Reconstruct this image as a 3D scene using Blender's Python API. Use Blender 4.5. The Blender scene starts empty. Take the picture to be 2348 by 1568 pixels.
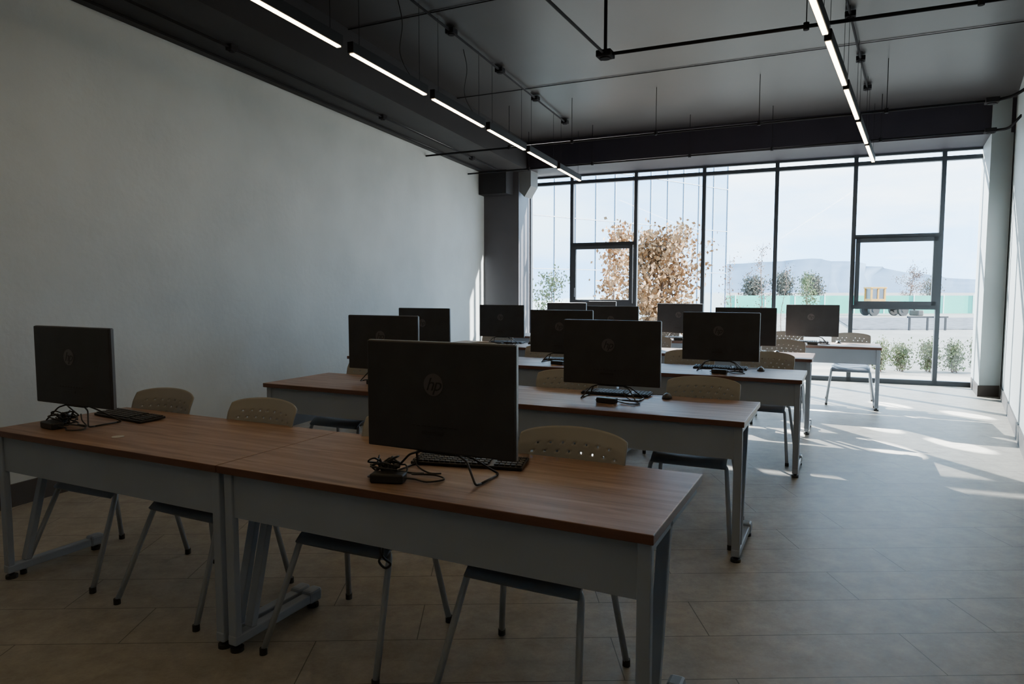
import bpy, bmesh, math, random
from mathutils import Vector, Matrix, Euler
random.seed(7)
D=bpy.data
SC=bpy.context.scene
COL=SC.collection
TH=math.radians(26.2); CT=math.cos(TH); ST=math.sin(TH)
def site(X,Y): return (CT*X-ST*Y, ST*X+CT*Y)

# ---------------------------------------------------------------- materials
def newmat(name):
    m=D.materials.new(name); m.use_nodes=True
    nt=m.node_tree; return m,nt,nt.nodes['Principled BSDF']
def mat(name,col,rough=.5,metal=0.,var=0.,scale=6.,bump=0.,bscale=None,stretch=(1,1,1),spec=None):
    m,nt,b=newmat(name)
    b.inputs['Roughness'].default_value=rough; b.inputs['Metallic'].default_value=metal
    if spec is not None: b.inputs['Specular IOR Level'].default_value=spec
    tc=nt.nodes.new('ShaderNodeTexCoord'); mp=nt.nodes.new('ShaderNodeMapping')
    mp.inputs['Scale'].default_value=stretch
    nt.links.new(tc.outputs['Object'],mp.inputs['Vector'])
    n=nt.nodes.new('ShaderNodeTexNoise'); n.inputs['Scale'].default_value=scale; n.inputs['Detail'].default_value=6
    nt.links.new(mp.outputs[0],n.inputs['Vector'])
    r=nt.nodes.new('ShaderNodeValToRGB')
    r.color_ramp.elements[0].position=.3; r.color_ramp.elements[1].position=.7
    r.color_ramp.elements[0].color=(*[c*(1-var) for c in col],1)
    r.color_ramp.elements[1].color=(*[min(1,c*(1+var)) for c in col],1)
    nt.links.new(n.outputs['Fac'],r.inputs[0]); nt.links.new(r.outputs[0],b.inputs['Base Color'])
    if bump:
        n2=nt.nodes.new('ShaderNodeTexNoise'); n2.inputs['Scale'].default_value=bscale or scale*4; n2.inputs['Detail'].default_value=4
        nt.links.new(mp.outputs[0],n2.inputs['Vector'])
        bp=nt.nodes.new('ShaderNodeBump'); bp.inputs['Strength'].default_value=bump; bp.inputs['Distance'].default_value=.02
        nt.links.new(n2.outputs['Fac'],bp.inputs['Height']); nt.links.new(bp.outputs[0],b.inputs['Normal'])
    return m
def emat(name,col,s):
    m=D.materials.new(name); m.use_nodes=True; nt=m.node_tree; nt.nodes.clear()
    e=nt.nodes.new('ShaderNodeEmission'); o=nt.nodes.new('ShaderNodeOutputMaterial')
    e.inputs[0].default_value=(*col,1); e.inputs[1].default_value=s
    nt.links.new(e.outputs[0],o.inputs[0]); return m

M={}
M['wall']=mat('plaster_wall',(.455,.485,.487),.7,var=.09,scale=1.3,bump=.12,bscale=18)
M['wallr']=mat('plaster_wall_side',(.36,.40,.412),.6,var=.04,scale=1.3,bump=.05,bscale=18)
M['haunch']=mat('haunch_grey_paint',(.20,.21,.22),.6,var=.04,scale=1.3)
M['ceil']=mat('ceiling_grey_paint',(.036,.034,.036),.40,var=.16,scale=.6,bump=.03,bscale=2.5,spec=.18)
M['beam']=mat('beam_grey_paint',(.032,.031,.034),.55,var=.1,scale=1.5,bump=.04,spec=.15)
M['beamd']=mat('beam_dark_paint',(.034,.031,.042),.6,var=.1,scale=1.5,bump=.04,spec=.15)
M['col']=mat('column_grey_paint',(.075,.073,.085),.55,var=.1,scale=2)
M['base']=mat('baseboard_brown',(.05,.042,.038),.5,var=.1)
M['frame']=mat('window_frame_dark',(.040,.048,.060),.45,metal=.2,var=.05)
M['steel']=mat('grey_powder_steel',(.285,.335,.415),.45,metal=.0,var=.05,scale=3)
M['tube']=mat('grey_tube_steel',(.35,.39,.45),.35,metal=.1,var=.04)
M['rubber']=mat('black_rubber',(.018,.018,.018),.6,var=.1)
M['seat']=mat('seat_plastic_dark',(.15,.18,.23),.5,var=.05)
M['back']=mat('backrest_plastic_taupe',(.285,.283,.265),.5,var=.04)
M['aio']=mat('monitor_black_plastic',(.036,.037,.042),.5,var=.12,scale=9,spec=.35)
M['edge']=mat('monitor_edge_silver',(.22,.23,.25),.35,metal=.7,var=.05)
M['screen']=mat('screen_black_glass',(.006,.006,.008),.12,var=.05)
M['emb']=mat('emblem_disc',(.085,.078,.080),.35,var=.05)
M['embt']=mat('emblem_letters',(.016,.015,.016),.4,var=.05)
M['blk']=mat('black_plastic',(.015,.015,.016),.45,var=.1)
M['key']=mat('keycap_black',(.022,.022,.024),.5,var=.1)
M['rod']=mat('stand_rod_dark',(.03,.03,.033),.35,metal=.5,var=.05)
M['cond']=mat('conduit_dark_grey',(.028,.028,.032),.9,metal=0,var=.05,spec=.05)
M['lampb']=mat('lamp_housing_black',(.015,.015,.017),.7,var=.05,spec=.2)
M['lamp']=emat('lamp_diffuser_emission',(1,.74,.42),28)
M['ground']=mat('outdoor_concrete',(.25,.225,.19),.9,var=.18,scale=.4,bump=.05)
M['gravel']=mat('grey_gravel',(.09,.09,.10),.95,var=.6,scale=3,bump=.6)
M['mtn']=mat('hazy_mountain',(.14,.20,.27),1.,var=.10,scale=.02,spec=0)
M['net']=mat('green_netting',(.055,.42,.31),.8,var=.15,scale=.6)
M['white']=mat('white_masonry',(.7,.7,.68),.8,var=.04)
M['tag']=mat('paper_tag_grey',(.42,.42,.41),.8,var=.04)
M['yel']=mat('yellow_paint',(.52,.27,.05),.5,var=.08)
M['bark']=mat('bark_brown',(.12,.08,.06),.9,var=.2,scale=20)
M['ldry']=mat('dry_leaf_tan',(.225,.12,.048),.7,var=.5,scale=5)
M['lgrn']=mat('leaf_green',(.095,.12,.045),.7,var=.4,scale=5)
M['lolive']=mat('leaf_olive_dark',(.09,.085,.065),.8,var=.3,scale=3)
M['lred']=mat('leaf_rust',(.18,.11,.08),.8,var=.3,scale=5)
M['fac']=mat('facade_mirror_glass',(.54,.68,.78),.03,metal=.92,var=.03,scale=.3)
M['facm']=mat('facade_mullion',(.17,.22,.28),.5,var=.05)

# wood
m,nt,b=newmat('walnut_laminate'); M['top']=m
tc=nt.nodes.new('ShaderNodeTexCoord'); mp=nt.nodes.new('ShaderNodeMapping'); mp.inputs['Scale'].default_value=(.8,11,11)
oi=nt.nodes.new('ShaderNodeObjectInfo'); ad=nt.nodes.new('ShaderNodeVectorMath'); ad.operation='ADD'
nt.links.new(tc.outputs['Object'],ad.inputs[0]); nt.links.new(oi.outputs['Location'],ad.inputs[1]); nt.links.new(ad.outputs[0],mp.inputs[0])
n=nt.nodes.new('ShaderNodeTexNoise'); n.inputs['Scale'].default_value=2.2; n.inputs['Detail'].default_value=9; n.inputs['Roughness'].default_value=.65; n.inputs['Distortion'].default_value=.5
nt.links.new(mp.outputs[0],n.inputs['Vector'])
r=nt.nodes.new('ShaderNodeValToRGB'); cr=r.color_ramp
cr.elements[0].position=.3; cr.elements[0].color=(.125,.070,.048,1)
cr.elements[1].position=.72; cr.elements[1].color=(.38,.26,.19,1)
e=cr.elements.new(.5); e.color=(.25,.155,.107,1)
nt.links.new(n.outputs['Fac'],r.inputs[0]); nt.links.new(r.outputs[0],b.inputs['Base Color']); b.inputs['Roughness'].default_value=.42; b.inputs['Specular IOR Level'].default_value=.4
M['topedge']=mat('walnut_edge_band',(.12,.055,.040),.4,var=.15,stretch=(1,8,8))

# floor planks
m,nt,b=newmat('stone_plank_floor'); M['floor']=m
tc=nt.nodes.new('ShaderNodeTexCoord'); mp=nt.nodes.new('ShaderNodeMapping')
mp.inputs['Rotation'].default_value=(0,0,-TH-.025); mp.inputs['Location'].default_value=(.32,.10,0)
nt.links.new(tc.outputs['Object'],mp.inputs[0])
br=nt.nodes.new('ShaderNodeTexBrick'); br.offset=.34; br.offset_frequency=2; br.squash=1
br.inputs['Scale'].default_value=1; br.inputs['Brick Width'].default_value=1.2; br.inputs['Row Height'].default_value=.31
br.inputs['Mortar Size'].default_value=.0022; br.inputs['Mortar Smooth'].default_value=.1
br.inputs['Color1'].default_value=(.290,.272,.238,1); br.inputs['Color2'].default_value=(.305,.288,.254,1); br.inputs['Mortar'].default_value=(.09,.086,.08,1)
nt.links.new(mp.outputs[0],br.inputs['Vector'])
n=nt.nodes.new('ShaderNodeTexNoise'); n.inputs['Scale'].default_value=6; n.inputs['Detail'].default_value=12; n.inputs['Roughness'].default_value=.8
mp2=nt.nodes.new('ShaderNodeMapping'); mp2.inputs['Scale'].default_value=(1.1,1.2,1); nt.links.new(mp.outputs[0],mp2.inputs[0]); nt.links.new(mp2.outputs[0],n.inputs['Vector'])
mx=nt.nodes.new('ShaderNodeMix'); mx.data_type='RGBA'; mx.blend_type='MULTIPLY'; mx.inputs[0].default_value=.85
nt.links.new(br.outputs['Color'],mx.inputs[6]); 
rr=nt.nodes.new('ShaderNodeValToRGB'); rr.color_ramp.elements[0].position=.36; rr.color_ramp.elements[0].color=(.68,.67,.65,1); rr.color_ramp.elements[1].position=.64; rr.color_ramp.elements[1].color=(1.2,1.2,1.2,1)
nt.links.new(n.outputs['Fac'],rr.inputs[0]); nt.links.new(rr.outputs[0],mx.inputs[7]); nt.links.new(mx.outputs[2],b.inputs['Base Color'])
b.inputs['Roughness'].default_value=.46; b.inputs['Specular IOR Level'].default_value=.40
bp=nt.nodes.new('ShaderNodeBump'); bp.inputs['Strength'].default_value=.2; bp.inputs['Distance'].default_value=.01
nt.links.new(n.outputs['Fac'],bp.inputs['Height']); nt.links.new(bp.outputs[0],b.inputs['Normal'])

# window glass : thin pane, Schlick reflection
m=D.materials.new('window_glass'); m.use_nodes=True; nt=m.node_tree; nt.nodes.clear(); M['glass']=m
o=nt.nodes.new('ShaderNodeOutputMaterial'); t=nt.nodes.new('ShaderNodeBsdfTransparent'); t.inputs[0].default_value=(.91,.965,.985,1)
g=nt.nodes.new('ShaderNodeBsdfGlossy'); g.inputs['Roughness'].default_value=.01; f=nt.nodes.new('ShaderNodeLayerWeight'); f.inputs[0].default_value=.5
pw=nt.nodes.new('ShaderNodeMath'); pw.operation='POWER'; pw.inputs[1].default_value=4.5; nt.links.new(f.outputs['Facing'],pw.inputs[0])
ml=nt.nodes.new('ShaderNodeMath'); ml.operation='MULTIPLY_ADD'; ml.inputs[1].default_value=.92; ml.inputs[2].default_value=.06; nt.links.new(pw.outputs[0],ml.inputs[0])
mx=nt.nodes.new('ShaderNodeMixShader'); nt.links.new(ml.outputs[0],mx.inputs[0]); nt.links.new(t.outputs[0],mx.inputs[1]); nt.links.new(g.outputs[0],mx.inputs[2]); nt.links.new(mx.outputs[0],o.inputs[0])

# ---------------------------------------------------------------- mesh builder
def samp(pts,n=5):
    P=[Vector(p) for p in pts]
    if len(P)<3: return P
    out=[]; Q=[P[0]*2-P[1]]+P+[P[-1]*2-P[-2]]
    for i in range(1,len(Q)-2):
        a,b_,c,d=Q[i-1],Q[i],Q[i+1],Q[i+2]
        for k in range(n):
            t=k/n
            out.append(.5*((2*b_)+(c-a)*t+(2*a-5*b_+4*c-d)*t*t+(3*b_-a-3*c+d)*t**3))
    out.append(P[-1]); return out
def fillet(pts,r=.04,n=5):
    P=[Vector(p) for p in pts]; out=[P[0]]
    for i in range(1,len(P)-1):
        a,b_,c=P[i-1],P[i],P[i+1]
        d1=(a-b_); d2=(c-b_); rr=min(r,d1.length*.45,d2.length*.45)
        s=b_+d1.normalized()*rr; e_=b_+d2.normalized()*rr
        for k in range(n+1):
            t=k/n; out.append(s*(1-t)**2+b_*2*t*(1-t)+e_*t*t)
    out.append(P[-1]); return out
class B:
    def __init__(s): s.bm=bmesh.new(); s.m=0
    def _merge(s,t):
        for f_ in t.faces: f_.material_index=s.m
        me=D.meshes.new('tmp'); t.to_mesh(me); t.free()
        s.bm.from_mesh(me); D.meshes.remove(me)
        return s
    def box(s,c,sz,bev=0,rot=None,seg=2):
        t=bmesh.new(); bmesh.ops.create_cube(t,size=1)
        for v in t.verts: v.co=Vector((v.co.x*sz[0],v.co.y*sz[1],v.co.z*sz[2]))
        if bev: bmesh.ops.bevel(t,geom=list(t.edges),offset=bev,segments=seg,affect='EDGES',profile=.5)
        mt=Matrix.Translation(Vector(c))
        if rot: mt=mt@Euler(rot).to_matrix().to_4x4()
        bmesh.ops.transform(t,matrix=mt,verts=t.verts); return s._merge(t)
    def cyl(s,c,r,h,seg=16,rot=None,r2=None):
        t=bmesh.new(); bmesh.ops.create_cone(t,cap_ends=True,segments=seg,radius1=r,radius2=r if r2 is None else r2,depth=h)
        mt=Matrix.Translation(Vector(c))
        if rot: mt=mt@Euler(rot).to_matrix().to_4x4()
        bmesh.ops.transform(t,matrix=mt,verts=t.verts); return s._merge(t)
    def prism(s,poly,z0,z1):
        t=bmesh.new(); lo=[t.verts.new((p[0],p[1],z0)) for p in poly]; hi=[t.verts.new((p[0],p[1],z1)) for p in poly]
        n=len(poly); t.faces.new(lo[::-1]); t.faces.new(hi)
        for i in range(n): t.faces.new((lo[i],lo[(i+1)%n],hi[(i+1)%n],hi[i]))
        bmesh.ops.recalc_face_normals(t,faces=t.faces); return s._merge(t)
    def tube(s,pts,r,seg=8):
        t=bmesh.new(); P=[Vector(p) for p in pts]; n=len(P); rings=[]; u=None
        for i in range(n):
            d=(P[min(i+1,n-1)]-P[max(i-1,0)]).normalized()
            if u is None:
                u=d.orthogonal().normalized()
            else:
                u=(u-d*u.dot(d)); u=u.normalized() if u.length>1e-6 else d.orthogonal().normalized()
            w=d.cross(u); rr=r[i] if isinstance(r,(list,tuple)) else r
            rings.append([t.verts.new(P[i]+(u*math.cos(2*math.pi*k/seg)+w*math.sin(2*math.pi*k/seg))*rr) for k in range(seg)])
        for i in range(n-1):
            for k in range(seg):
                f_=t.faces.new((rings[i][k],rings[i][(k+1)%seg],rings[i+1][(k+1)%seg],rings[i+1][k])); f_.smooth=True
        t.faces.new(rings[0][::-1]); t.faces.new(rings[-1]); bmesh.ops.recalc_face_normals(t,faces=t.faces); return s._merge(t)
    def shell(s,fn,nu,nv,th,hole=None):
        t=bmesh.new(); G=[[t.verts.new(fn(i/nu,j/nv)) for j in range(nv+1)] for i in range(nu+1)]
        for i in range(nu):
            for j in range(nv):
                if hole and hole(i,j): continue
                f_=t.faces.new((G[i][j],G[i+1][j],G[i+1][j+1],G[i][j+1])); f_.smooth=True
        bmesh.ops.recalc_face_normals(t,faces=t.faces)
        bmesh.ops.solidify(t,geom=list(t.faces),thickness=th); return s._merge(t)
    def mesh(s,name,mats):
        me=D.meshes.new(name); s.bm.to_mesh(me); s.bm.free()
        for k in mats: me.materials.append(M[k] if isinstance(k,str) else k)
        return me
def ob(name,me,parent=None,loc=(0,0,0),rot=(0,0,0),**kw):
    o=D.objects.new(name,me); COL.objects.link(o); o.location=loc; o.rotation_euler=rot
    if parent is not None: o.parent=parent
    for k,v in kw.items(): o[k]=v
    return o
def root(name,label,cat,loc=(0,0,0),rz=0,group=None):
    o=D.objects.new(name,None); COL.objects.link(o); o.location=loc; o.rotation_euler=(0,0,rz); o.empty_display_size=.1
    o['label']=label; o['category']=cat
    if group: o['group']=group
    return o
def inst(tpl,name,label,cat,loc,rz=0,group=None,skip=()):
    r_=root(name,label,cat,loc,rz,group); made=[]
    for pn,me,pi,lc in tpl:
        if pn in skip: made.append(None); continue
        p=r_ if pi is None else made[pi]
        made.append(ob(pn,me,p,lc))
    return r_
def struct(name,me,label,cat,**kw):
    return ob(name,me,kind='structure',label=label,category=cat,**kw)

# ---------------------------------------------------------------- room shell
XL=lambda y:-4.613-.110*y
XR=lambda y:.538+.121*y
YW=lambda x:11.82+.053*x
ZH=3.46; ZC=3.9; YB=-2.5
struct('floor',B().prism([(XL(YB)-.2,YB-.2),(XR(YB)+.2,YB-.2),(XR(12.2)+.2,12.12),(XL(11.6)-.2,11.6)],-.12,0).mesh('floor',['floor']),'beige grey stone-look plank tile floor','floor')
struct('ceiling',B().prism([(XL(YB)-.2,YB-.2),(XR(YB)+.2,YB-.2),(XR(12)+.2,YW(2.2)+.01),(XL(11.5)-.2,YW(-6.1)+.01)],ZC,ZC+.1).mesh('ceiling',['ceil']),'dark grey painted concrete ceiling with soft sheen','ceiling')
struct('wall_left',B().prism([(XL(YB),YB),(XL(11.7),11.7),(XL(11.7)-.2,11.7),(XL(YB)-.2,YB)],0,ZC).mesh('wall_left',['wall']),'pale grey plaster wall with faint mottling','wall')
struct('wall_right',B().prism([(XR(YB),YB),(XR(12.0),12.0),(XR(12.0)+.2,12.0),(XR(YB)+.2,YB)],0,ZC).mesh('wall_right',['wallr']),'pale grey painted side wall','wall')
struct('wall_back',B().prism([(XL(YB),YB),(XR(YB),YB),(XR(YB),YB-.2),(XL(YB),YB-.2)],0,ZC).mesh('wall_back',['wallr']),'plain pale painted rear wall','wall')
bw=.84
struct('trim_1',B().prism([(XL(YB),YB),(XL(YB)+bw,YB),(XL(10.75)+bw,10.75),(XL(10.75),10.75)],3.44,ZC).mesh('trim_1',['beam']),'dark grey beam running along the plaster wall','beam')
struct('trim_2',B().prism([(XL(10.6),YW(XL(10.6))-.95-.02),(XR(11),YW(XR(11))-.95),(XR(12),YW(XR(12))+.01),(XL(11.6),YW(XL(11.6))+.01)],ZH,ZC).mesh('trim_2',['beamd']),'near-black beam above the tall windows','beam')
# columns
struct('trim_3',B().prism([(XL(10.65),10.64),(-5.17,10.77),(-5.31,YW(-5.31)+.05),(XL(11.5),YW(-5.8)+.05)],0,ZH).mesh('trim_3',['col']),'dark grey structural column beside the windows','column')
b_=B(); b_.prism([(XL(10.4)+.005,10.40),(-5.24,10.42),(-5.24,10.69),(XL(10.69),10.69)],3.05,3.44)
struct('trim_4',b_.mesh('trim_4',['beam']),'dark boxed duct stub on top of the column','duct')
b_=B(); t=bmesh.new()
prof=[(0,3.46),(0,3.12),(.10,3.02),(.22,3.2),(.22,3.46)]
lo=[t.verts.new((-5.17+p[0],10.79,p[1])) for p in prof]; hi=[t.verts.new((-5.17+p[0],11.08,p[1])) for p in prof]
t.faces.new(lo); t.faces.new(hi[::-1])
for i in range(5): t.faces.new((lo[i],lo[(i+1)%5],hi[(i+1)%5],hi[i]))
bmesh.ops.recalc_face_normals(t,faces=t.faces); b_._merge(t)
struct('trim_5',b_.mesh('trim_5',['haunch']),'angled grey haunch block at the beam end','trim')
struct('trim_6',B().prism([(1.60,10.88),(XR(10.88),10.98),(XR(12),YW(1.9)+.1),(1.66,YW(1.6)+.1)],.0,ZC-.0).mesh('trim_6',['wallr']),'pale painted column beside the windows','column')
# baseboards
struct('baseboard_left',B().prism([(XL(YB),YB),(XL(YB)+.015,YB),(XL(10.65)+.015,10.65),(XL(10.65),10.65)],0,.15).mesh('baseboard_left',['base']),'dark brown baseboard','baseboard')
struct('baseboard_right',B().prism([(XR(YB),YB),(XR(YB)-.015,YB),(XR(10.9)-.015,10.9),(XR(10.9),10.9)],0,.15).mesh('baseboard_right',['base']),'dark brown baseboard','baseboard')
struct('baseboard_column',B().prism([(1.585,10.865),(XR(10.86)-.01,10.965),(XR(10.9)-.01,11.0),(1.615,10.9),(1.66,YW(1.6)-.05),(1.64,YW(1.6)-.05)],0,.15).mesh('baseboard_column',['base']),'dark baseboard around the pale column','baseboard')

# window bays
WA=math.atan(.053); wd=Vector((math.cos(WA),math.sin(WA),0)); wn=Vector((-math.sin(WA),math.cos(WA),0)); W0=Vector((0,11.82,0))
def sx(x): return x/math.cos(WA)
mull=[-5.30,-4.49,-3.338,-2.203,-1.082,.036,1.186,1.70]
def wb(bb,s0,s1,z0,z1,d=.10,off=0,bev=0):
    c=W0+wd*((s0+s1)/2)+wn*off; bb.box((c.x,c.y,(z0+z1)/2),(abs(s1-s0),d,z1-z0),bev,(0,0,WA)); return bb
for i in range(7):
    a0,a1=sx(mull[i]),sx(mull[i+1])
    base=W0+wd*((a0+a1)/2)
    r_=D.objects.new('window_%d'%(i+1),None); COL.objects.link(r_); r_['kind']='structure'; r_['category']='window'
    op=i in (1,5)
    r_['label']='tall dark-framed window bay with an operable pane' if op else 'tall dark-framed fixed window bay reaching the floor'
    r_.location=(base.x,base.y,0)
    inv=Matrix.Translation(-Vector((base.x,base.y,0)))
    def fin(bb,nm,mk):
        bmesh.ops.transform(bb.bm,matrix=inv,verts=bb.bm.verts); return ob(nm,bb.mesh(nm,[mk]),r_)
    fr=B(); wb(fr,a0-.03,a0+.03,0,ZH,.09)
    if i==6: wb(fr,a1-.03,a1+.03,0,ZH,.09)
    wb(fr,a0,a1,0,.07,.09); wb(fr,a0,a1,3.30,3.36,.09); wb(fr,a0,a1,ZH-.03,ZH,.06)
    if op: wb(fr,a0,a1,2.20,2.26,.09); wb(fr,a0,a1,1.13,1.19,.09)
    fin(fr,'window_frame','frame')
    gl=B(); t=bmesh.new(); q0=W0+wd*(a0+.02); q1=W0+wd*(a1-.02)
    t.faces.new([t.verts.new((q0.x,q0.y,.05)),t.verts.new((q1.x,q1.y,.05)),t.verts.new((q1.x,q1.y,ZH-.01)),t.verts.new((q0.x,q0.y,ZH-.01))]); gl._merge(t)
    fin(gl,'glass_pane','glass')
    if op:
        s=B(); z0,z1=1.19,2.20; q0,q1=a0+.035,a1-.035
        for (p0,p1,y0,y1) in ((q0,q0+.06,z0,z1),(q1-.06,q1,z0,z1),(q0,q1,z0,z0+.06),(q0,q1,z1-.06,z1)): wb(s,p0,p1,y0,y1,.06,-.06)
        fin(s,'casement_sash','frame')
        h=B(); wb(h,q0+.02,q0+.045,1.3,1.46,.03,-.10); fin(h,'window_handle','frame')

# ---------------------------------------------------------------- lamps
def strip(x0,y0,dx,L,label,zb=3.15):
    ang=math.atan2(-dx,1.0)
    r_=root('linear_pendant_light',label,'light',(x0,y0,zb),ang,'linear pendant lights')
    ob('lamp_housing',B().box((0,L/2,.045),(.050,L,.08),.004).mesh('lamp_housing',['lampb']),r_)
    ob('diffuser',B().box((0,L/2,.002),(.034,L-.04,.010),.002).mesh('diffuser',['lamp']),r_)
    for yy in (.12,L-.12):
        ob('suspension_wire',B().tube([(0,yy,.08),(0,yy,ZC-zb)],.0022,5).mesh('suspension_wire',['cond']),r_)
    return r_
for k in range(-4,5):  # first few lights run on unseen behind the camera, added as fill
    y=4.097+k*1.2785; x=-3.338-.0887*(y-4.097)
    strip(x,y,-.0887,1.165,'slim black linear pendant light with warm white diffuser')
for k in range(-4,5):  # this row too is extended behind the camera to brighten the room
    y=4.029+k*1.342; x=-.20+.0817*(y-5.254)
    strip(x,y,.0817,1.22,'slim black linear pendant light with warm white diffuser')

# ---------------------------------------------------------------- conduits
def conduit(pts,r,label,boxes=(),hang=(),drop=None,filletr=.05,bs=.09):
    r_=root('conduit',label,'pipe',pts[0])
    o0=Vector(pts[0])
    ob('pipe',B().tube(fillet([Vector(p)-o0 for p in pts],filletr) if len(pts)>2 else [Vector(p)-o0 for p in pts],r,8).mesh('pipe',['cond']),r_)
    for bx in boxes:
        ob('junction_box',B().box((0,0,0),(bs,bs,.05),.006).cyl((0,0,-.028),bs*.35,.012).mesh('junction_box',['cond']),r_,Vector(bx)-o0)
    for h in hang:
        hv=Vector(h)-o0
        ob('hanger_rod',B().tube([hv,hv+Vector((0,0,ZC-h[2]))],.004,6).cyl(hv,.02,.05,10).mesh('hanger_rod',['cond']),r_)
    return r_
cz=3.86
def lx(y): return -3.46-.089*(y-5.73)
conduit([(lx(1),1,cz),(lx(9.5),9.5,cz)],.011,'thin dark conduit with junction boxes on the ceiling',[(lx(y),y,cz) for y in (3.3,4.5,5.73,6.95,8.15,9.45)])
def rx(y): return -.07+.075*(y-6.96)
conduit([(rx(3),3,cz),(rx(9.5),9.5,cz)],.011,'thin dark conduit with junction boxes on the ceiling',[(rx(y),y,cz) for y in (4.4,5.7,6.96,8.3,9.49)])
zs=3.265
conduit([(-1.78,5.28,ZC),(-1.78,5.28,zs),(XR(5.4),5.42,zs)],.014,'dark suspended conduit turning across the room',[(-1.78,5.28,zs)],[(-.33,5.35,zs),(.7,5.39,zs)],filletr=.01,bs=.12)
conduit([(-1.80,1.5,zs),(-1.78,5.22,zs)],.011,'thin dark suspended conduit meeting a junction box',[],[(-1.79,2.2,zs),(-1.785,3.9,zs)])
conduit([(XL(8.45),8.45,3.35),(XR(8.6)-.35,8.58,3.35)],.013,'long dark conduit hung across the room',[(XR(8.6)-.33,8.58,3.35)],[(-4.2,8.45,3.35),(-3.3,8.47,3.35),(-2.2,8.49,3.35),(-1.0,8.52,3.35),(.3,8.55,3.35)],bs=.12)
conduit([(XL(9.95),9.95,3.33),(XR(10.1)-.32,10.06,3.33)],.013,'long dark conduit hung near the windows',[(XR(10.1)-.3,10.06,3.33)],[(-4.6,9.95,3.33),(-3.55,9.97,3.33),(-2.1,10.0,3.33),(-1.0,10.02,3.33),(.3,10.04,3.33)],bs=.12)
conduit([(XR(8.6)-.29,8.58,3.35),(XR(8.6)-.15,8.55,3.37),(XR(8.5),8.45,3.45)],.016,'flexible dark conduit bending into the side wall')
conduit([(XR(10.1)-.26,10.06,3.33),(XR(10.1)-.12,10.02,3.33),(XR(9.9),9.9,3.45)],.016,'flexible dark conduit bending into the side wall')
conduit([(XL(7.87)+bw,7.80,3.892),(XR(7.9),7.93,3.892)],.005,'thin dark cable line across the ceiling')
conduit([(XL(5.33)+bw,5.33,3.892),(XR(5.4),5.4,3.892)],.005,'thin dark cable line across the ceiling')
conduit([(XL(1)+.42,1,3.42),(XL(10.2)+.42,10.2,3.42)],.011,'thin dark conduit under the side beam',[(XL(y)+.42,y,3.42) for y in (4.2,6.6,9.2)],bs=.07)
conduit([(XL(1)+.14,1,3.425),(XL(10.2)+.14,10.2,3.425)],.011,'thin dark conduit under the side beam')
for (x,y) in ((-3.55,5.0),(-3.66,6.3)):
    r_=root('hanging_cord','thin black cord drooping from ceiling to light','cable',(x,y,ZC))
    ob('cord',B().tube(samp([(0,0,0),(.03,.02,-.2),(-.02,.05,-.42),(.02,.12,-.58),(.09,.2,-.665)],6),.004,6).mesh('cord',['blk']),r_)

# ---------------------------------------------------------------- desks
DT=.70
cache={}
def desk_tpl(w):
    if w in cache: return cache[w]
    T=[]
    bb=B(); bb.box((0,0,.735),(w-.004,DT,.030),.003); me=bb.mesh('tabletop',['top','topedge'])
    for p in me.polygons:
        if abs(p.normal.z)<.5: p.material_index=1
    T.append(('tabletop',me,None,(0,0,0)))
    bb=B(); bb.box((0,-.312,.632),(w-.11,.012,.176)); bb.box((0,-.300,.549),(w-.11,.03,.010)); bb.box((0,-.306,.637),(w-.40,.01,.02))
    T.append(('modesty_panel',bb.mesh('modesty_panel',['steel']),None,(0,0,0)))
    for sgn in (-1,1):
        x=sgn*(w/2-.034)
        bb=B()
        bb.box((0,-.312,.385),(.042,.030,.67),.004)
        y0,z0,y1,z1=-.235,.07,-.075,.71
        L=math.hypot(y1-y0,z1-z0); an=-math.atan2(y1-y0,z1-z0)
        bb.box((0,(y0+y1)/2,(z0+z1)/2),(.040,.030,L),.004,(an,0,0))
        bb.box((0,-.10,.05),(.044,.46,.040),.006)
        bb.box((0,.115,.055),(.056,.075,.058),.012)
        bb.box((0,.0,.703),(.040,.62,.034),.003)
        i=len(T); T.append(('leg_frame',bb.mesh('leg_frame',['steel']),None,(x,0,0)))
        for yy in (-.305,.12):
            g_=B(); g_.cyl((0,yy,.008),.026,.016,14); g_.cyl((0,yy,.022),.012,.024,10)
            T.append(('leveling_foot',g_.mesh('leveling_foot',['rubber']),i,(0,0,0)))
    cache[w]=T; return T
DL='walnut laminate desk with grey steel frame and modesty panel'
rows=[(-.455,1.807,[1.70,1.55]),(-.452,3.60,[1.665,1.665]),(-.287,5.48,[1.43]*3),(-.295,7.2,[1.43]*3),(.37,9.0,[1.65]*3),(-2.85,10.42,[1.65])]
desks=[]
for xr,yn,ws in rows:
    x=xr
    for w in ws:
        desks.append(inst(desk_tpl(w),'computer_desk',DL,'desk',(x-w/2,yn+DT/2,0),0,'computer desks')); x-=w
ob('hanging_cable',B().tube(samp([(0,0,.55),(.005,0,.48),(-.02,.01,.44),(.0,.02,.415),(.03,.01,.44),(.0,0,.47),(-.02,.0,.55)],6),.0045,6).mesh('hanging_cable',['blk']),desks[0],(-.17,-.22,0))

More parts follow.
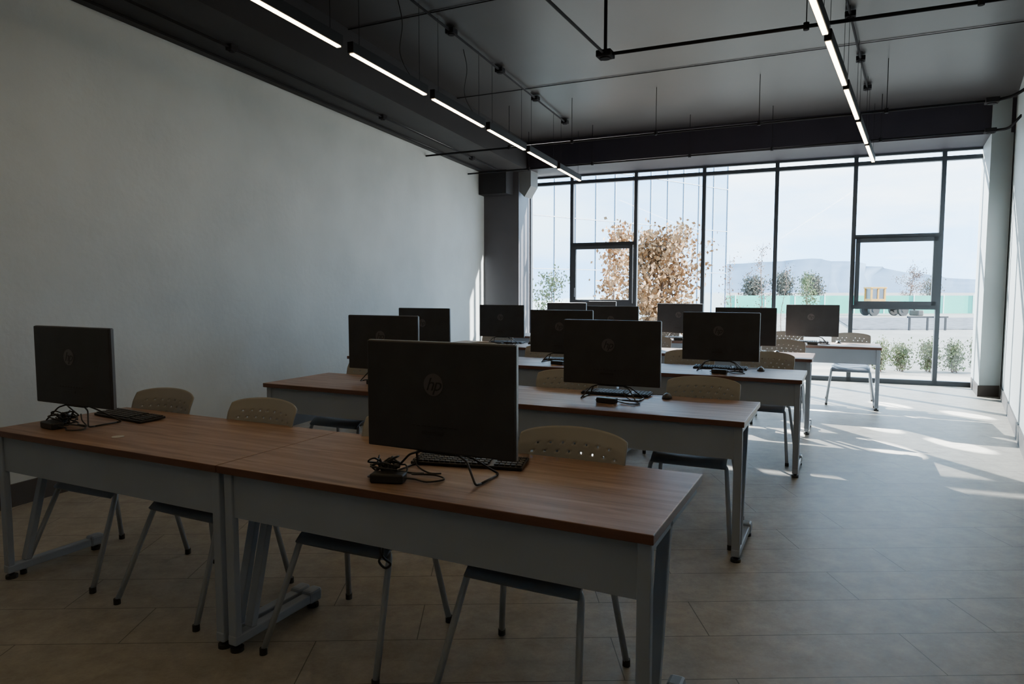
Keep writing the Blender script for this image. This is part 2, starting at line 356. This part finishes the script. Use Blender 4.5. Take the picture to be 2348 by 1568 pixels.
# ---------------------------------------------------------------- chairs
def chair_tpl():
    T=[]
    def seatf(u,v):
        x=(u-.5)*.43; y=-.22+v*.42
        z=.452-.010*math.sin(math.pi*v)*(1-(2*u-1)**2)
        if v<.22: k=(.22-v)/.22; z-=.038*k*k
        z+=.008*(2*u-1)**2*(1 if v>.2 else v/.2)
        if v>.85: z+=.02*((v-.85)/.15)**2
        rr=1-.06*(max(0,v-.7)/.3)**2
        return Vector((x*rr,y,z))
    T.append(('seat',B().shell(seatf,16,16,.012).mesh('seat',['seat']),None,(0,0,0)))
    nu,nv=45,34
    def backf(u,v):
        s=2*u-1; z0=.575+.012*s*s; z1=.866-.020*s*s-.012*s**8
        z=z0+(z1-z0)*v
        w=.46*(1-.04*(1-v)-.02*max(0,(v-.85)/.15)**2); x=s*w/2
        y=.235+(z-.57)*.30-.050*s*s
        y+= .012*max(0,v-.8)/.2
        return Vector((x,y,z))
    def hole(i,j):
        if j in (26,18,10): return i%5==2 and 4<=i<=nu-5
        if j in (22,14): return i%5==0 and 4<=i<=nu-5
        return False
    T.append(('backrest',B().shell(backf,nu,nv,.008,hole).mesh('backrest',['back']),None,(0,0,0)))
    fr=B()
    fr.tube(fillet([(-.19,-.15,.425),(-.19,.12,.425),(.19,.12,.425),(.19,-.15,.425)],.03),.011)
    fr.tube([(-.19,-.15,.425),(.19,-.15,.425)],.011)
    T.append(('seat_frame',fr.mesh('seat_frame',['tube']),None,(0,0,0)))
    for sg in (-1,1):
        T.append(('back_support',B().tube(fillet([(sg*.188,.10,.425),(sg*.192,.205,.44),(sg*.188,.262,.72)],.05),.011).mesh('back_support',['tube']),None,(0,0,0)))
    for sg in (-1,1):
        for pts in ([(sg*.17,-.15,.425),(sg*.215,-.185,.415),(sg*.265,-.355,.012)],[(sg*.17,.08,.425),(sg*.215,.10,.415),(sg*.265,.175,.012)]):
            i=len(T)
            T.append(('leg',B().tube(fillet(pts,.035),.0125,10).mesh('leg',['tube']),None,(0,0,0)))
            e_=pts[-1]
            T.append(('foot_cap',B().cyl((e_[0],e_[1],.013),.015,.026,12).mesh('foot_cap',['rubber']),i,(0,0,0)))
    return T
CH=chair_tpl()
CL='taupe perforated plastic back chair with grey tube legs, under desk'
chairs=[(-.975,2.25,0),(-1.753,2.24,.03),(-2.66,2.25,-.02),(-3.42,2.27,.03),
 (-.81,4.15,.02),(-1.743,4.13,-.02),(-2.60,4.13,.0),(-3.41,4.12,.02),
 (-.65,6.22,-.05),(-1.30,6.13,.03),(-2.05,6.10,0),(-2.75,6.12,.02),(-3.5,6.1,-.02),(-4.2,6.1,.02),
 (-.63,7.92,.03),(-1.35,7.85,0),(-2.1,7.85,.02),(-2.8,7.86,-.02),(-3.5,7.84,0),(-4.2,7.85,.02),
 (.05,9.61,.02),(-.75,9.6,0),(-1.6,9.62,.02),(-2.4,9.6,-.02),(-3.2,9.6,0),(-4.0,9.6,.02),
 (-3.3,10.95,0),(-4.1,10.93,.02)]
for x,y,a in chairs:
    inst(CH,'chair',CL,'chair',(x,y,0),a,'classroom chairs')

# ---------------------------------------------------------------- computers
def text_mesh(body,size):
    cu=D.curves.new('t','FONT'); cu.body=body; cu.size=size; cu.shear=.35; cu.extrude=.0006; cu.align_x='CENTER'; cu.align_y='CENTER'; cu.space_character=.9
    o=D.objects.new('t',cu); COL.objects.link(o); bpy.context.view_layer.update()
    dg=bpy.context.evaluated_depsgraph_get(); me=D.meshes.new_from_object(o.evaluated_get(dg)); D.objects.remove(o); return me
def aio_tpl():
    T=[]
    bb=B(); bb.box((0,-.002,.289),(.612,.024,.394),.005)
    T.append(('back_cover',bb.mesh('back_cover',['aio']),None,(0,0,0)))
    bb=B(); bb.box((-.3065,.003,.289),(.0025,.014,.390)); bb.box((.3065,.003,.289),(.0025,.014,.390)); bb.box((0,.003,.4865),(.606,.014,.0022))
    T.append(('edge_trim',bb.mesh('edge_trim',['edge']),None,(0,0,0)))
    T.append(('screen',B().box((0,.0105,.305),(.596,.003,.345)).mesh('screen',['screen']),None,(0,0,0)))
    bb=B(); bb.cyl((0,0,0),.040,.002,32,(math.pi/2,0,0))
    em=bb; em.m=1
    tm=text_mesh('hp',.066); tb=bmesh.new(); tb.from_mesh(tm)
    bmesh.ops.transform(tb,matrix=Matrix.Translation((0,-.0014,0))@Euler((math.pi/2,0,0)).to_matrix().to_4x4(),verts=tb.verts); em._merge(tb)
    T.append(('emblem',em.mesh('emblem',['emb','embt']),None,(-.015,-.0148,.335)))
    bb=B()
    for i in range(9): bb.box((-.10+i*.022,0,0),(.013,.002,.006))
    bb.box((-.02,0,-.025),(.09,.002,.014))
    T.append(('port_strip',bb.mesh('port_strip',['blk']),None,(0,-.0146,.185)))
    bb=B()
    for sg in (-1,1):
        bb.tube(fillet([(sg*.06,.0,.094),(sg*.12,-.015,.075),(sg*.175,-.05,.005),(sg*.18,-.02,.005)],.012),.0040)
        bb.tube(fillet([(sg*.06,.012,.094),(sg*.12,.03,.075),(sg*.175,.12,.005),(sg*.18,.09,.005)],.012),.0040)
        bb.tube([(sg*.18,-.02,.005),(sg*.18,.09,.005)],.0040)
    bb.tube([(-.06,.0,.094),(.06,.0,.094)],.006)
    bb.box((0,.005,.090),(.16,.020,.014),.003)
    T.append(('stand',bb.mesh('stand',['rod']),None,(0,0,0)))
    return T
AI=aio_tpl()
def kb_tpl():
    bb=B(); bb.box((0,0,.010),(.44,.135,.012),.003,(.05,0,0)); T=[('keyboard_body',bb.mesh('keyboard_body',['blk']),None,(0,0,0))]
    bb=B()
    for j in range(5):
        for i in range(20):
            if i in (14,): continue
            y=-.048+j*.024; bb.box((-.205+i*.0216,y,.0185+y*.05),(.018,.019,.006),.0015,None,1)
    T.append(('keycaps',bb.mesh('keycaps',['key']),None,(0,0,0))); return T
KB=kb_tpl()
def mouse_tpl():
    t=bmesh.new(); bmesh.ops.create_uvsphere(t,u_segments=20,v_segments=12,radius=1)
    for v in t.verts:
        v.co=Vector((v.co.x*.031,v.co.y*.054,max(0,v.co.z)*.034))
    for f_ in t.faces: f_.smooth=True
    b1=B(); b1._merge(t)
    T=[('mouse_body',b1.mesh('mouse_body',['blk']),None,(0,0,0))]
    T.append(('scroll_wheel',B().cyl((0,.032,.027),.008,.006,12,(0,math.pi/2,0)).mesh('scroll_wheel',['rubber']),None,(0,0,0)))
    T.append(('cord',B().tube(samp([(0,.053,.008),(.01,.075,.004),(-.03,.10,.004),(-.09,.09,.004),(-.14,.06,.004)],5),.002,6).mesh('cord',['blk']),None,(0,0,0)))
    return T
MO=mouse_tpl()
def pa_tpl(big):
    T=[('adapter_body',B().box((0,0,.017),(.12,.055,.032),.006).mesh('adapter_body',['blk']),None,(0,0,0))]
    rnd=random.Random(3)
    bb=B()
    pts=[(.06,0,.016),(.09,.02,.008),(.14,.0,.006),(.19,.04,.006),(.15,.08,.008),(.07,.07,.012),(.09,.04,.02),(.17,.07,.018),(.12,.10,.010),(.08,.10,.03),(.06,.105,.06)]
    bb.tube(samp(pts,5),.0032,6)
    pts=[(-.06,0,.016),(-.085,.03,.008),(-.07,.08,.008),(-.03,.07,.012),(-.05,.10,.02),(.0,.12,.008),(.06,.09,.01),(.10,.10,.008)]
    bb.tube(samp(pts,5),.0035,6)
    if big:
        for q in range(9):
            c=Vector((-.03+rnd.uniform(-.03,.035),.065+rnd.uniform(-.02,.03),.034))
            pp=[c+Vector((rnd.uniform(-.05,.05),rnd.uniform(-.035,.035),rnd.uniform(-.028,.035))) for k in range(7)]
            bb.tube(samp(pp,4),.0034,6)
    T.append(('power_cord',bb.mesh('power_cord',['blk']),None,(0,0,0))); return T
PB=pa_tpl(True); PS=pa_tpl(False)
mons=[(-1.295,2.045,1),(-3.475,2.085,1),(-1.29,3.99,0),(-3.02,4.02,0),(-.935,5.78,0),(-2.36,5.82,0),(-3.87,5.84,0),(-.963,7.5,0),(-2.42,7.52,0),(-3.84,7.52,0),(-.40,9.33,0),(-2.05,9.33,0),(-3.70,9.33,0),(-3.70,10.74,0)]
for i,(x,y,nr) in enumerate(mons):
    a=0.0
    inst(AI,'desktop_monitor','large flat black all-in-one computer on wire stand, back showing','monitor',(x,y,.75),a,'all-in-one computers')
    kr=.22 if i==0 else (-.1 if i==1 else .04)
    kx=x-.03+(.12 if i==1 else 0)
    if i==0: kx=x-.0
    inst(KB,'keyboard','thin black keyboard lying behind a monitor','keyboard',(kx,y+.22,.75),kr,'keyboards')
    if i not in (0,1):
        inst(MO,'computer_mouse','small black computer mouse on desk','mouse',(x+.30,y+.20,.75),.1,'computer mice')
    inst(PB if nr else PS,'power_adapter','black power adapter with tangled cord on desk' if nr else 'black power adapter with cord on desk','adapter',(x-.13 if i==0 else x+.02,y-.13,.75) if nr else (x+.02,y-.13,.75),.30 if i==0 else -.1,'power adapters')
r_=root('paper_tag','small round white paper tag on desk','tag',(-2.98,1.97,.75))
ob('tag',B().cyl((0,0,.001),.026,.002,20).mesh('tag',['tag']),r_)

# ---------------------------------------------------------------- outdoors
GZ=-.15
def ground(name,pts,z,mk,label,cat,kind=None,th=.05):
    o=ob(name,B().prism([site(*p) for p in pts],z-th,z).mesh(name,[mk]),label=label,category=cat)
    if kind: o['kind']=kind
    return o
ground('ground',[(-150,12.2),(0,12.75),(9.5,8),(400,8),(700,700),(-300,700)],GZ,'ground','pale concrete and dusty ground outside the windows','ground','stuff')
ground('gravel_bed',[(13.5,27),(27,27),(30,38),(18,38)],GZ+.04,'gravel','bed of grey gravel beside pale paving','gravel','stuff',.04)
r_=root('construction_fence','long green netting fence on a building site','fence',(*site(15,46),GZ),TH)
ob('netting',B().box((0,0,.60),(70,.04,1.2)).mesh('netting',['net']),r_)
bb=B()
for k in range(-17,18): bb.cyl((k*2,-.05,.64),.03,1.28,6)
ob('post_row',bb.mesh('post_row',['white']),r_,kind='stuff')
# mountains
def ridge(label,pts,Yd):
    bb=bmesh.new(); rows_=[]
    rnd=random.Random(5)
    n=len(pts)
    for j,(yy,f_) in enumerate(((Yd-160,0),(Yd-90,.55),(Yd,1.0),(Yd+80,.0))):
        rows_.append([bb.verts.new((*site(X*yy/Yd,yy+rnd.uniform(-8,8)),GZ+h*f_*(1+rnd.uniform(-.06,.06)*(f_<1)))) for X,h in pts])
    for j in range(3):
        for i in range(n-1):
            f2=bb.faces.new((rows_[j][i],rows_[j][i+1],rows_[j+1][i+1],rows_[j+1][i])); f2.smooth=True
    b2=B(); b2._merge(bb); ob('mountain',b2.mesh('mountain',['mtn']),label=label,category='mountain')
MR=[(-350,22),(-200,18),(-100,20),(0,19),(30,20),(65,25),(100,20),(130,17),(150,20),(182,23),(210,24.5),(242,27),(270,25),(300,20.5),(331,15),(367,11),(402,9),(510,12),(650,26),(870,20)]
o2=[]
for i in range(len(MR)-1):
    for k in range(4):
        t=k/4; t2=t*t*(3-2*t); o2.append((MR[i][0]*(1-t)+MR[i+1][0]*t,MR[i][1]*(1-t2)+MR[i+1][1]*t2))
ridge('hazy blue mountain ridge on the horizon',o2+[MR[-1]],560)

def tree(name,label,cat,pos,h,spread,leaf,nl,ls,trunk_r,nb=14,low=.25,multi=1,group=None,wide=.45,up=(.3,.9)):
    rnd=random.Random(int(pos[0]*100)+int(pos[1]*10))
    r_=root(name,label,cat,(*site(*pos),GZ),0,group)
    tb=B(); tips=[]
    for m_ in range(multi):
        base=Vector((rnd.uniform(-.08,.08)*multi*spread*.3,rnd.uniform(-.08,.08),.01)); top=Vector((rnd.uniform(-.15,.15)*spread,rnd.uniform(-.15,.15)*spread,h*rnd.uniform(.82,1)))
        tr=samp([base,base.lerp(top,.35)+Vector((rnd.uniform(-.05,.05),0,0)),base.lerp(top,.7)+Vector((rnd.uniform(-.08,.08)*min(1,h/2),0,0)),top],4)
        tb.tube(tr,[trunk_r*(1-.8*i/(len(tr)-1)) for i in range(len(tr))],6)
        for k in range(nb):
            f_=low+(1-low)*(k+.5)/nb; p=tr[min(len(tr)-1,int(f_*(len(tr)-1)))]
            an=rnd.uniform(0,6.28); env=math.sin(math.pi*min(1,(f_-low)/(1-low)*.85+.12))
            L=spread*.5*(.35+.75*env)*rnd.uniform(.7,1.15)
            q=p+Vector((math.cos(an)*L,math.sin(an)*L,L*rnd.uniform(*up))); md=p.lerp(q,.5)+Vector((0,0,-.05*L))
            br_=samp([p,md,q],4); tb.tube(br_,[trunk_r*.4*(1-.7*i/(len(br_)-1)) for i in range(len(br_))],5); tips+=br_[1:]
        tips+=tr[len(tr)//2:]
    ob('trunk',tb.mesh('trunk',['bark']),r_)
    t=bmesh.new()
    for k in range(nl):
        c=rnd.choice(tips)+Vector([rnd.gauss(0,ls*1.1) for _ in range(3)])
        if c.z<max(ls,h*low*.6): continue
        s_=ls*rnd.uniform(.5,1.1); rot=Euler([rnd.uniform(0,6.28) for _ in range(3)]).to_matrix()
        vs=[t.verts.new(c+rot@Vector(v)) for v in ((-s_*.5,0,0),(0,-s_*wide*.6,s_*.06),(s_*.5,0,0),(0,s_*wide*.6,s_*.06))]
        t.faces.new(vs)
    b2=B(); b2._merge(t); ob('foliage',b2.mesh('foliage',[leaf]),r_)
tree('tree','young tree with large dry tan leaves','tree',(2.50,16.6),3.3,.75,'ldry',1300,.13,.03,14,.22,wide=.6)
tree('tree','bushy tree with large dry tan leaves','tree',(3.95,18.2),3.1,2.1,'ldry',5600,.14,.035,22,.08,multi=3,wide=.6)
tree('tree','slender sapling with sparse rust leaves','tree',(7.3,20),3.4,.7,'lred',420,.06,.02,18,.2)
tree('tree','slender sapling with sparse rust leaves','tree',(5.2,16.2),2.5,.5,'lred',160,.07,.015,12,.2)
tree('tree','slender bare sapling with few leaves','tree',(8.5,21.5),2.9,.4,'lred',60,.06,.015,12,.2)
tree('tree','small rounded green tree near the fence','tree',(17.3,40),2.5,1.2,'lgrn',1000,.14,.05,16,.15)
tree('tree','sparse tree beyond the netting fence','tree',(34.8,60),3.9,2.4,'lred',1200,.15,.06,16,.2)
tree('tree','small dark tree beyond the netting fence','tree',(52,85),3.0,2.2,'lolive',900,.25,.08,14,.15)
tree('tree','leafy grey-green tree standing in for one mirrored in the facade','tree',(.95,17.0),2.2,1.1,'lgrn',1100,.09,.025,14,.2)  # solid tree added in place of a reflection in the curtain wall
for i,(X,h,sp) in enumerate(((44.2,3.6,3.3),(49.6,4.2,3.5),(55.2,4.0,3.3))):
    tree('tree','dense dark tree in a distant clump','tree',(X,125),h,sp,'lolive',2500,.5,.15,24,.14,group='distant trees')
for i,(X,Y,h) in enumerate(((7.05,13.0,.54),(7.50,13.1,.50),(7.95,13.0,.58),(8.40,12.9,.52),(8.85,12.9,.60),(9.4,12.7,.56),(6.55,13.2,.45))):
    tree('shrub','small green shrub planted outside the window','shrub',(X,Y),h,.30,'lgrn',1500,.05,.008,14,.02,multi=7,group='planted shrubs',wide=.5,up=(.4,1.6))
r_=root('low_rail','low dark metal rail beside the gravel bed','rail',(*site(16.2,26.6),GZ),TH)
bb=B(); bb.box((0,0,.52),(1.6,.06,.06),.01)
for k in (-.7,0,.7): bb.box((k,0,.25),(.06,.06,.5))
ob('rail_body',bb.mesh('rail_body',['cond']),r_)
# construction vehicle
r_=root('construction_vehicle','yellow wheeled construction machine parked by the fence','vehicle',(*site(22.5,42),GZ),TH); r_.scale=(.74,.74,.86)
ob('chassis',B().box((.6,0,.62),(3.0,1.2,.30),.06).box((1.3,0,.85),(1.0,1.1,.35),.08).mesh('chassis',['yel']),r_)
bb=B()
for sx_ in (-.55,.55):
    for sy in (-.5,.5): bb.box((-.3+sx_,sy,1.35),(.14,.09,1.2))
bb.box((-.3,-.5,1.35),(.12,.09,1.2))
bb.box((-.3,0,1.98),(1.35,1.2,.12),.03); bb.box((-.3,0,.95),(1.2,1.1,.5),.03); ob('cab',bb.mesh('cab',['yel']),r_)
ob('cab_glass',B().box((-.3,0,1.5),(1.02,.92,.8)).mesh('cab_glass',['edge']),r_)
for wx in (-.7,1.7):
    for wy in (-.65,.65): ob('wheel',B().cyl((0,0,0),.42,.3,24,(math.pi/2,0,0)).cyl((0,0,0),.16,.34,16,(math.pi/2,0,0)).mesh('wheel',['rubber']),r_,(wx,wy,.42))
bb=B(); bb.tube([(2.0,0,.7),(2.6,0,.9),(3.1,0,.35)],.07); bb.box((3.2,0,.2),(.5,1.3,.4),.08); ob('loader_bucket',bb.mesh('loader_bucket',['rubber']),r_)

# neighbouring glass building
p0=Vector((-6,18)); p1=Vector((9.35,30)); dv=(p1-p0); Lf=dv.length; an=math.atan2(dv.y,dv.x)
r_=root('glass_building','tall building with mirrored pale blue curtain wall','building',(*site(*p1),GZ),TH+an)
HB=15
ob('curtain_glass',B().box((-Lf/2,4,HB/2),(Lf,8,HB)).mesh('curtain_glass',['fac']),r_)
bb=B()
k=0
while k<Lf: bb.box((-k,-.01,HB/2),(.035,.05,HB)); k+=1.0
for z in (.5,2.3,4.1,5.9,7.7,9.5,11.3,13.1,14.9): bb.box((-Lf/2,-.01,z),(Lf,.05,.03))
ob('mullion_grid',bb.mesh('mullion_grid',['facm']),r_)

# ---------------------------------------------------------------- lights & sky
w=D.worlds.new('sky'); SC.world=w; w.use_nodes=True; nt=w.node_tree; bg=nt.nodes['Background']
tc=nt.nodes.new('ShaderNodeTexCoord'); mp=nt.nodes.new('ShaderNodeMapping'); mp.inputs['Scale'].default_value=(1,1,4)
n=nt.nodes.new('ShaderNodeTexNoise'); n.inputs['Scale'].default_value=2.2; n.inputs['Detail'].default_value=8; n.inputs['Roughness'].default_value=.6
r=nt.nodes.new('ShaderNodeValToRGB'); r.color_ramp.elements[0].position=.42; r.color_ramp.elements[0].color=(.36,.65,1,1); r.color_ramp.elements[1].position=.68; r.color_ramp.elements[1].color=(.88,.95,1,1)
nt.links.new(tc.outputs['Generated'],mp.inputs[0]); nt.links.new(mp.outputs[0],n.inputs['Vector']); nt.links.new(n.outputs['Fac'],r.inputs[0]); nt.links.new(r.outputs[0],bg.inputs[0])
bg.inputs[1].default_value=8.0
sl=D.lights.new('sun','SUN'); sl.energy=46; sl.angle=.009; sl.color=(1,.96,.90)
so=D.objects.new('sun',sl); COL.objects.link(so)
dirv=Vector((-.97,-.27,-.29)).normalized(); so.rotation_euler=dirv.to_track_quat('-Z','Y').to_euler()
# sunlight mirrored by the neighbouring facade panels
def panel_glint(src,tgt,ang,P,blend=.08,sz=.03):
    pl=D.lights.new('reflected_sunlight','SPOT'); pl.energy=P; pl.shadow_soft_size=sz; pl.spot_size=math.radians(ang); pl.spot_blend=blend; pl.color=(1,.98,.94)
    po=D.objects.new('reflected_sunlight',pl); COL.objects.link(po)
    s_=Vector(src); po.location=s_; po.rotation_euler=(Vector(tgt)-s_).to_track_quat('-Z','Y').to_euler()
panel_glint((-9.1,18.8,7.5),(-1.2,10.5,1.2),50,90000,.3)
for src,tgt,an_ in (((-9.1,18.8,7.5),(-.25,8.7,0),1.0),((-8.6,19.2,7.6),(.35,6.95,0),1.2),((-9.4,18.5,7.3),(.85,8.6,0),.8),((-8.9,19.0,7.4),(-.40,7.40,0),.9),((-9.0,18.9,7.6),(.95,7.35,0),1.0),((-9.2,18.7,7.4),(.5,9.6,0),.9),((-9.2,18.7,7.4),(.3,7.95,0),.8),((-9.0,18.6,7.4),(1.25,9.2,0),.8)):
    panel_glint(src,tgt,an_,400000)

# ---------------------------------------------------------------- camera
cd=D.cameras.new('camera'); cd.sensor_width=36; cd.lens=24.0; cd.clip_end=3000; cd.clip_start=.05
co=D.objects.new('camera',cd); COL.objects.link(co); co.location=(0,0,1.42)
co.rotation_euler=(math.radians(90-4.35),0,TH)
SC.camera=co
